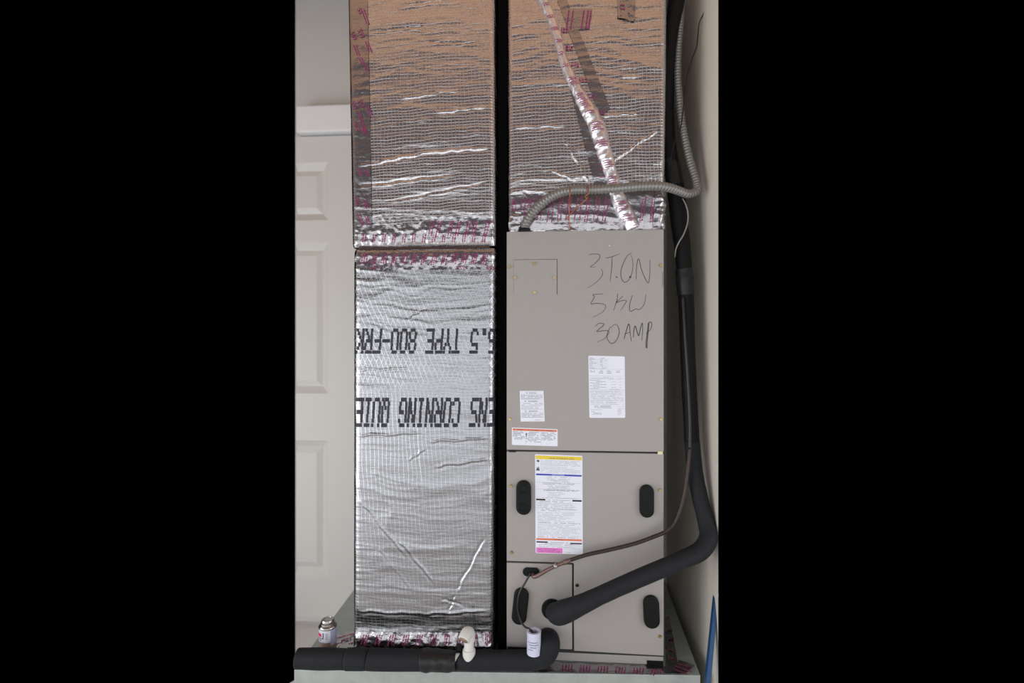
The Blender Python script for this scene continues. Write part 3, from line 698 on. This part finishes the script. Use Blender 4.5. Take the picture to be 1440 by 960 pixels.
# ------------------------------------------------------------------ flexible metal conduit
cpts = px_path([(960, -12, .14, 4.2), (957, 30, .13, 4.4), (953.5, 75, .12, 4.6), (953, 110, .11, 4.8), (955.5, 145, .10, 5), (959, 175, .09, 5), (965, 205, .075, 5), (972, 232, .06, 5.2), (979, 255, .045, 5.4), (979.5, 268, .03, 5.5), (968, 272.5, .01, 5.6), (955, 268.5, -.01, 5.7), (942, 264, -.028, 5.8),
                (925, 261.5, -.04, 6), (900, 262, -.042, 6), (870, 264.5, -.044, 6), (835, 266.5, -.040, 6), (805, 267, -.038, 6), (782, 273, -.034, 6), (763, 285, -.028, 6), (749, 299, -.018, 6), (741, 311, -.010, 6), (737.5, 321, .004, 6)])
def ribs(t, a, r): return r*(.82+.30*abs(math.cos(math.pi*(t/.0108)))**.7)
cd_ = tag(empty('flexible_conduit', tuple(PY(737.5, 323, .004))), 'grey ribbed metal conduit looping from behind right duct across its foil', 'conduit')
tube('conduit_hose', cpts, M_cond, cd_, seg=14, step=.00135, per=10, rfun=ribs)
lathe('conduit_fitting', PY(737.5, 323, .004).x, .004, [(.020, HZ1+.0005), (.020, HZ1+.010), (.016, HZ1+.011), (.016, HZ1+.018)], M_blk, cd_)
# copper wire ties
tag(tube('copper_wire', px_path([(801, 262, -.058, .7), (801.5, 275, -.056, .7), (800.6, 290, -.02, .7), (800.3, 305, -.012, .7), (800.5, 323, -.006, .7)]), M_cwire, seg=6), 'thin copper wire hanging straight down from the conduit to the cabinet top', 'wire')
tag(tube('copper_wire', px_path([(826.5, 259, -.055, .8), (827, 272, -.058, .8), (823, 276, -.05, .8), (825.5, 279, -.046, .8), (827, 276, -.04, .8), (822, 283, -.03, .7), (812, 291, -.016, .7), (801, 302, -.015, .7), (795, 309, -.012, .7)]), M_cwire, seg=6, step=.002), 'thin copper wire looped under the conduit and slanting down left', 'wire')

# ------------------------------------------------------------------ insulated suction line
sl = [(954, -14, .12, 11), (950, 10, .12, 11), (944, 45, .12, 9.5), (939.5, 90, .12, 9), (938.5, 150, .12, 9), (940, 195, .11, 9.5), (945, 235, .10, 10.5), (950.5, 270, .09, 11.5), (955, 310, .08, 11.5), (959.5, 345, .07, 11), (962.5, 390, .06, 10.5), (965, 430, .06, 10.5), (966.5, 480, .05, 10), (968.5, 530, .045, 10), (971, 580, .04, 10), (973, 620, .03, 10.3),
      (977, 660, .015, 10.6), (984.5, 700, -.01, 11), (993.5, 735, -.035, 11.8), (996, 757, -.06, 12.5), (984, 775, -.075, 12.5), (960, 786.5, -.085, 12), (935, 797, -.09, 12), (900, 812, -.09, 11.8), (868, 826, -.088, 11.7), (838, 840, -.085, 12), (812, 852, -.082, 13.5), (795, 859, -.07, 15.5), (785.5, 862.5, -.052, 15.5), (780.5, 861, -.025, 13.5), (779, 859, .004, 12)]
def foamr(t, a, r):
    x = np.array([t*9.]); y = np.array([a*.8]); return r*(.965+.06*float(noise(x, y, 2)[0])+.03*float(noise(x*5, y*3, 3)[0])-.05*math.exp(-((t-1.75)/.004)**2))
sp = tag(empty('insulated_pipe', tuple(PY(777, 858, 0))), 'thick black foam insulated pipe running down the right side and bending into the cabinet', 'pipe')
M_foamdark = mat('black_foam_darker', (.0045, .005, .006, 1), .6, noise=.3, nscale=60, bump=.3, bscale=200, spec=.25)  # darker tone of the foam, for the upper sleeve
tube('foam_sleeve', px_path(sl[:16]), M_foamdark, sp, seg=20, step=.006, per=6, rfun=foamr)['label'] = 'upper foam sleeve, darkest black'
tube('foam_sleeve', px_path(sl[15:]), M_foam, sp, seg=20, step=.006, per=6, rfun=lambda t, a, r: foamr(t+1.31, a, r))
tube('tape_wrap', px_path([(961.5, 378, .062, 11.8), (963, 395, .06, 12), (964.5, 415, .06, 11.6)]), M_foamtape, sp, seg=18, step=.003, rfun=lambda t, a, r: r*(.97+.06*float(noise(np.array([t*60]), np.array([a*2]), 1)[0])))
tube('tape_wrap', px_path([(942, 225, .104, 10.8), (946, 240, .099, 11.4), (949.5, 262, .09, 12)]), M_foamtape, sp, seg=18, step=.003)

# ------------------------------------------------------------------ copper liquid line
lq = [(960, 418, .028, 2.0), (963, 470, .018, 2.1), (967, 530, .01, 2.2), (970, 590, -.0, 2.3), (970, 630, -.01, 2.5), (967, 660, -.02, 2.7), (964, 685, -.022, 2.7), (958, 712, -.025, 2.8), (949, 734, -.027, 2.8), (936, 747, -.030, 2.8), (918, 755, -.03, 2.8), (891, 764.5, -.03, 2.8), (856, 773, -.03, 2.8), (826, 779.5, -.03, 2.8), (802, 787, -.03, 2.8)]
cp = tag(empty('copper_pipe', tuple(PY(752, 810, 0))), 'thin tarnished copper pipe curving across cabinet below the tall label into upper grommet', 'pipe')
tube('pipe_run', px_path(lq[4:]), M_copper, cp, seg=10, step=.006)
tube('pipe_run', px_path(lq[:5]), M_rubber, cp, seg=10, step=.006)['label'] = 'black upper run lying against the thick pipe'
tube('pipe_end', px_path([(802, 787, -.03, 3.0), (792, 791, -.03, 2.9), (781, 795.5, -.03, 2.5), (768, 802, -.028, 2.6), (757, 808.5, -.024, 2.8), (750.5, 810.5, -.018, 2.8), (749, 806, -.004, 2.4)]), M_copperb, cp, seg=12, step=.003)['label'] = 'bare brownish end of the copper pipe'
tube('pipe_collar', px_path([(799.5, 788, -.03, 3.7), (793, 790.6, -.03, 3.7)]), M_copperb, cp, seg=12, per=3)
tube('pipe_collar', px_path([(783, 794.6, -.03, 3.6), (779.5, 796.2, -.03, 3.6)]), mat('solder', (.45, .43, .42, 1), .35, metal=.8), cp, seg=12, per=3)['label'] = 'silver solder joint'
# control wire from grommet into the PVC stub
tag(tube('control_wire', px_path([(745.5, 804, -.003, 1.6), (744.5, 808, -.014, 1.5), (738, 820, -.019, 1.4), (731, 832, -.022, 1.4), (728, 845, -.024, 1.4), (728, 858, -.024, 1.4), (731.5, 871, -.026, 1.4), (737, 880, -.035, 1.4), (744, 884, -.05, 1.4), (748.5, 888, -.058, 1.4), (749.8, 895, -.060, 1.4)]), M_rubber, seg=8, step=.003), 'thin black wire hanging over tilted oval plug into the white pipe stub', 'wire')

# ------------------------------------------------------------------ platform box the equipment stands on
c0 = PZ(413.5, 941.5, .2); c1 = PZ(985, 949.5, .2); c2 = Vector((.515, .64, .2)); c3 = Vector((-.857, .64, .2))
pl = tag(empty('duct_platform', (-.2, .3, ZF)), 'low galvanised sheet metal box that ducts and air handler stand on', 'platform')
prism_z('platform_box', [(c0.x, c0.y), (c1.x, c1.y), (c2.x, c2.y), (c3.x, c3.y)], ZF, .2, M_galv, pl, .002)
# taped joint at its front edge and under the cabinet
def flat_tape(name, pts, zz, parent, am=.002, n=60, m=6, mt=None):
    """pts TL,TR,BR,BL world xy at height zz"""
    c = [np.array(p[:2]) for p in pts]; u, v = np.meshgrid(np.linspace(0, 1, n), np.linspace(0, 1, m)); U = u[..., None]; W_ = v[..., None]
    Q = (c[0]*(1-U)+c[1]*U)*(1-W_)+(c[3]*(1-U)+c[2]*U)*W_
    H = zz+.001+am*ridge(Q[..., 0]*40, Q[..., 1]*40, 5, 2)
    V = np.concatenate([Q, H[..., None]], -1).reshape(-1, 3); i = np.arange(m-1)[:, None]*n+np.arange(n-1)[None, :]
    F = np.stack([i, i+n, i+n+1, i+1], -1).reshape(-1, 4)
    return obj(name, V.tolist(), F.tolist(), mt or M_tape, parent, smooth=True)
def XY(px, py): p = PZ(px, py, .2); return (p.x, p.y)
def frontY(x): t = (x-c0.x)/(c1.x-c0.x); return c0.y+(c1.y-c0.y)*t
flat_tape('foil_tape', [(xh0-.01, .004), (xh1+.012, .004), (xh1+.012, frontY(xh1)+.004), (xh0-.01, frontY(xh0)+.004)], .2, pl, .003, 120, 10)
flat_tape('foil_tape', [XY(936, 868), XY(941, 868), XY(956, 948), XY(936, 948)], .2, pl, .004, 16, 40)
flat_tape('foil_tape', [XY(955, 929), XY(977, 937), XY(962, 949), XY(944, 945)], .202, pl, .003, 24, 12)
flat_tape('foil_tape', [XY(472, 893), XY(500, 886), XY(500, 925), XY(462, 925)], .2, pl, .004, 20, 20)
k = Ink()
def zline(px, py, dx, dy, n, w_=1.3, gap=1.2):
    x, y = px, py
    L_ = math.hypot(dx, dy); ux, uy = dx/L_, dy/L_; t = 0
    while t < L_:
        l = random.uniform(1.5, 4)
        q = [(x+ux*t, y+uy*t), (x+ux*(t+l), y+uy*(t+l))]
        P4 = [PZ(q[0][0]-uy*w_/2, q[0][1]+ux*w_/2, .2055), PZ(q[1][0]-uy*w_/2, q[1][1]+ux*w_/2, .2055), PZ(q[1][0]+uy*w_/2, q[1][1]-ux*w_/2, .2055), PZ(q[0][0]+uy*w_/2, q[0][1]-ux*w_/2, .2055)]
        k.add(P4, [(0, 1, 2, 3)]); t += l+gap*random.random()
for x in range(792, 934, 25):
    for q in range(4): zline(x+q*4.2, 934+x*.0+(x-792)*.045, -1.5, 7, 1, 1.9)
for q in range(3): zline(947+q*3, 940-q*3.6, 20, 8-q, 1, 1.3)
for (x, y) in ((938, 885), (940, 897), (940, 913), (942, 925)): zline(x, y, 7, 1, 1, 1.6)
for (x, y) in ((473, 897), (480, 900), (470, 906), (485, 894), (490, 905)): zline(x, y, 12, -3, 1, 1.7)
k.done('tape_print', M_mag, pl)

# ------------------------------------------------------------------ drain line with PVC fittings
YD = lambda px: frontY(PZ(px, 940, .2).x)+.018
def dpt(px, py, rp, dY=0):
    Y = YD(px)+dY; p = PY(px, py, Y); d = (p-CAM).dot(_f); return (p.x, p.y, p.z, rp*d/FPX)
dn = tag(empty('drain_line', tuple(PY(650, 940, -.07))), 'black foam insulated drain line along the platform edge with white plastic fittings', 'pipe')
def wr(am, f): return lambda t, a, r: r*(1-am*.5+am*float(noise(np.array([t*f+3]), np.array([a*1.3]), 5)[0]))
tube('foam_sleeve', [dpt(418, 925.5, 13.3), (dpt(450, 926, 13.8)), dpt(486, 926.5, 13.6)], M_foam, dn, seg=20, per=8, rfun=wr(.06, 12))
tube('foam_sleeve', [dpt(485.5, 926.5, 12.5), dpt(488, 926.5, 14.3), dpt(500, 926.5, 14.4), dpt(515, 926.5, 14.0), dpt(517.5, 926.5, 12.5)], M_foam, dn, seg=20, per=6, rfun=wr(.05, 14))
tube('foam_sleeve', [dpt(517, 926.8, 13), dpt(521, 927, 14.2), dpt(560, 927.5, 14), dpt(600, 928, 14), dpt(622, 928.3, 13.6)], M_foam, dn, seg=20, per=8, rfun=wr(.05, 10))
tube('tape_wrap', [dpt(592, 928, 14.3), dpt(606, 928, 14.8), dpt(620, 928.6, 14.2), dpt(632, 929, 13.8), dpt(641, 929, 12)], M_foamtape, dn, seg=24, per=8, step=.002, rfun=wr(.16, 55))['label'] = 'wrinkled black tape wrap'
tube('foam_sleeve', [dpt(639, 929, 6), dpt(644, 929, 9.5), dpt(652, 929, 11.5), dpt(668, 928.5, 12.8), dpt(700, 928, 13.2), dpt(730, 928, 13.3), dpt(750, 927, 14), (dpt(765, 920, 16)), dpt(771, 908, 16.5, .0), dpt(771, 901, 16, .018), dpt(770, 898, 15, .055)], M_foam, dn, seg=24, per=8, rfun=wr(.05, 12))['label'] = 'curved foam elbow entering the cabinet'
# gap where the white tee shows
tube('pvc_tee', [dpt(636, 926, 7.2), dpt(650, 926, 7.2), dpt(668, 926, 7.2)], M_pvc, dn, seg=20, per=4)
v = dpt(660, 920, 1); vx, vy = v[0], v[1]-.006
def zv(py): return PY(660, py, vy).z
lathe('pvc_collar', vx, vy, [(.0205, zv(925)), (.0212, zv(916)), (.0205, zv(913)), (.017, zv(912.4))], M_pvc, dn)
lathe('vent_pipe', vx, vy, [(.0162, zv(926)), (.0162, zv(899))], M_pvc, dn)
eb = [(vx, vy, zv(901), .0195), (vx, vy, zv(895), .020), (vx-.001, vy-.002, zv(890), .0205), (vx-.005, vy-.010, zv(888), .0205), (vx-.009, vy-.021, zv(889.5), .020), (vx-.013, vy-.030, zv(892.5), .0195)]
tube('vent_elbow', eb, M_pvc, dn, seg=24, step=.002, per=8)
tube('elbow_bore', [(vx-.0128, vy-.0295, zv(892.3), .0145), (vx-.0138, vy-.0315, zv(893.0), .0145)], M_tan, dn, seg=20, per=2, step=.001)['label'] = 'tan open mouth of the white elbow'
q = dpt(646, 911, 1); box('cable_tie', q[0]-.010, q[0]+.006, q[1]+.0, q[1]+.012, q[2]-.012, q[2]+.010, M_blk, dn, .002)
v = dpt(751, 905, 1); sx, sy = v[0], -.060
def zs(py): return PY(751, py, sy).z
A = [(.0228, zs(918)), (.0228, zs(889.5)), (.0236, zs(888.5)), (.0236, zs(886.5)), (.0165, zs(886.5)), (.0160, zs(889)), (.0150, zs(896))]
lathe('pvc_stub', sx, sy, A, M_pvc2, dn)['label'] = 'short open white pipe stub with print'
lathe('stub_bore', sx, sy, [(.0150, zs(896)-.001), (.0150, zs(896)+.0004)], M_cabin, dn)
k = Ink()
for row, (a0, a1) in enumerate(((-.9, .55), (-.7, .6), (-.55, .35), (-.8, -.1))):
    a = a0
    while a < a1:
        l = random.uniform(.06, .16); zc = zs(898.5+row*3.4); r_ = .0232
        k.add([(sx+r_*math.sin(t), sy-r_*math.cos(t), zc+dz) for t, dz in ((a, -.0012), (a+l, -.0012), (a+l, .0012), (a, .0012))], [(0, 1, 2, 3)]); a += l+.05
k.done('stub_print', M_ink, dn)

# ------------------------------------------------------------------ cement can on the platform
pc = PZ(461, 914, .2); cx, cy = pc.x, pc.y; dc = (pc-CAM).dot(_f); u = dc/FPX
can = tag(empty('cement_can', (cx, cy, .2)), 'small metal-lidded can with white label and red mark standing left of the foil duct', 'can')
zc = lambda py: 1.28+(480-py)/FPX*(dc-.02)
R0 = 12.0*u
lathe('can_body', cx, cy, [(R0*.97, .2015), (R0*.97, zc(886)), ], M_canbr, can)
lathe('can_label', cx, cy, [(R0*1.0, zc(902)), (R0*1.0, zc(885)), (R0*.985, zc(884.5))], M_canlab, can)
lathe('can_top', cx, cy, [(R0*1.02, zc(885)), (R0*1.03, zc(883.5)), (R0*.98, zc(882.2)), (R0*.82, zc(880.5)), (R0*.80, zc(878.5)), (R0*.72, zc(878)), (R0*.72, zc(875.2)), (R0*.66, zc(874)), (R0*.45, zc(873.6)), (R0*.42, zc(874.3)), (R0*.2, zc(874.2))], M_tin, can)
def canpatch(name, a0, a1, p0, p1, mt, rr=1.012, rag=0):
    n = 10; V = []
    for i in range(n+1):
        a = a0+(a1-a0)*i/n
        for pp in (p0, p1): V.append((cx+R0*rr*math.sin(a), cy-R0*rr*math.cos(a), zc(pp+(rag*math.sin(i*2.1) if rag else 0))))
    return obj(name, V, [(2*i, 2*i+1, 2*i+3, 2*i+2) for i in range(n)], mt, can)
canpatch('lavender_strip', .35+.35, 1.75, 884.6, 906.5, M_canlav)
canpatch('red_mark', -1.15, -.35, 889.5, 894.0, M_red, 1.02, .5)
canpatch('dark_arc', -.18, -.05, 888, 895.5, M_ink, 1.02); canpatch('dark_arc', -.9, -.1, 895.3, 896.6, M_ink, 1.02, .4); canpatch('dark_arc', -.85, -.35, 898, 899, M_ink, 1.02, .3)
for q in range(4): canpatch('small_print', .12, .42, 889+q*2.2, 890+q*2.2, M_inkg, 1.02)
canpatch('small_print', -.8, .0, 901, 901.8, M_inkg, 1.02)

# ------------------------------------------------------------------ thin wires and cable on the right wall
tag(tube('thin_wire', px_path([(998, -10, .06, .8), (995, 5, .07, .8), (989, 20, .09, .8), (983.5, 32, .10, .8), (981.5, 50, .11, .9), (979.5, 66, .11, .9), (973, 84, .10, .9), (967.5, 102, .095, .9), (964, 120, .085, .9), (962, 142, .075, .9), (960, 160, .07, .9), (956.5, 182, .065, .8), (949, 198, .06, .8), (945, 215, .058, .8), (941, 232, .058, .8)]), M_rubber, seg=6), 'thin dark wire wandering down the wall beside the ribbed conduit', 'wire')
tag(tube('thin_cable', px_path([(960, 279, .05, .9), (964.5, 288, .04, .9), (967.5, 300, .04, 1.0), (966.5, 315, .035, 1.0), (961, 330, .03, 1.0), (955, 340, .03, 1.0), (950.5, 350, .04, 1.0), (949, 362, .06, .9)]), M_cable, seg=6), 'thin grey cable curling over the black pipe near the cabinet top', 'cable')
# blue bar leaning at the right
A = PY(1007, 832, -.02); B = PY(994.5, 962, -.10); d = (B-A); Bf = A+d*((A.z-ZF)/(A.z-B.z))
V = []; F = []
bar = tag(empty('blue_rail', tuple(Bf)), 'blue painted metal rail leaning at the far right edge beside the wall', 'rail')
for P_, wx in ((A, .006), (Bf, .0095)):
    for sx_, sy_ in ((-1, -1), (1, -1), (1, 1), (-1, 1)): V.append((P_.x+sx_*wx, P_.y+sy_*.011, P_.z))
F = [(0, 1, 2, 3), (7, 6, 5, 4)]+[(i, 4+i, 4+(i+1) % 4, (i+1) % 4) for i in range(4)]
bev(obj('rail_bar', V, F, M_steel, bar), .002)
for t in (.25, .45):
    q = A+(Bf-A)*t; o = lathe('rail_rivet', q.x, q.y, [(.004, q.z), (.004, q.z+.006)], M_tin, bar, 10)
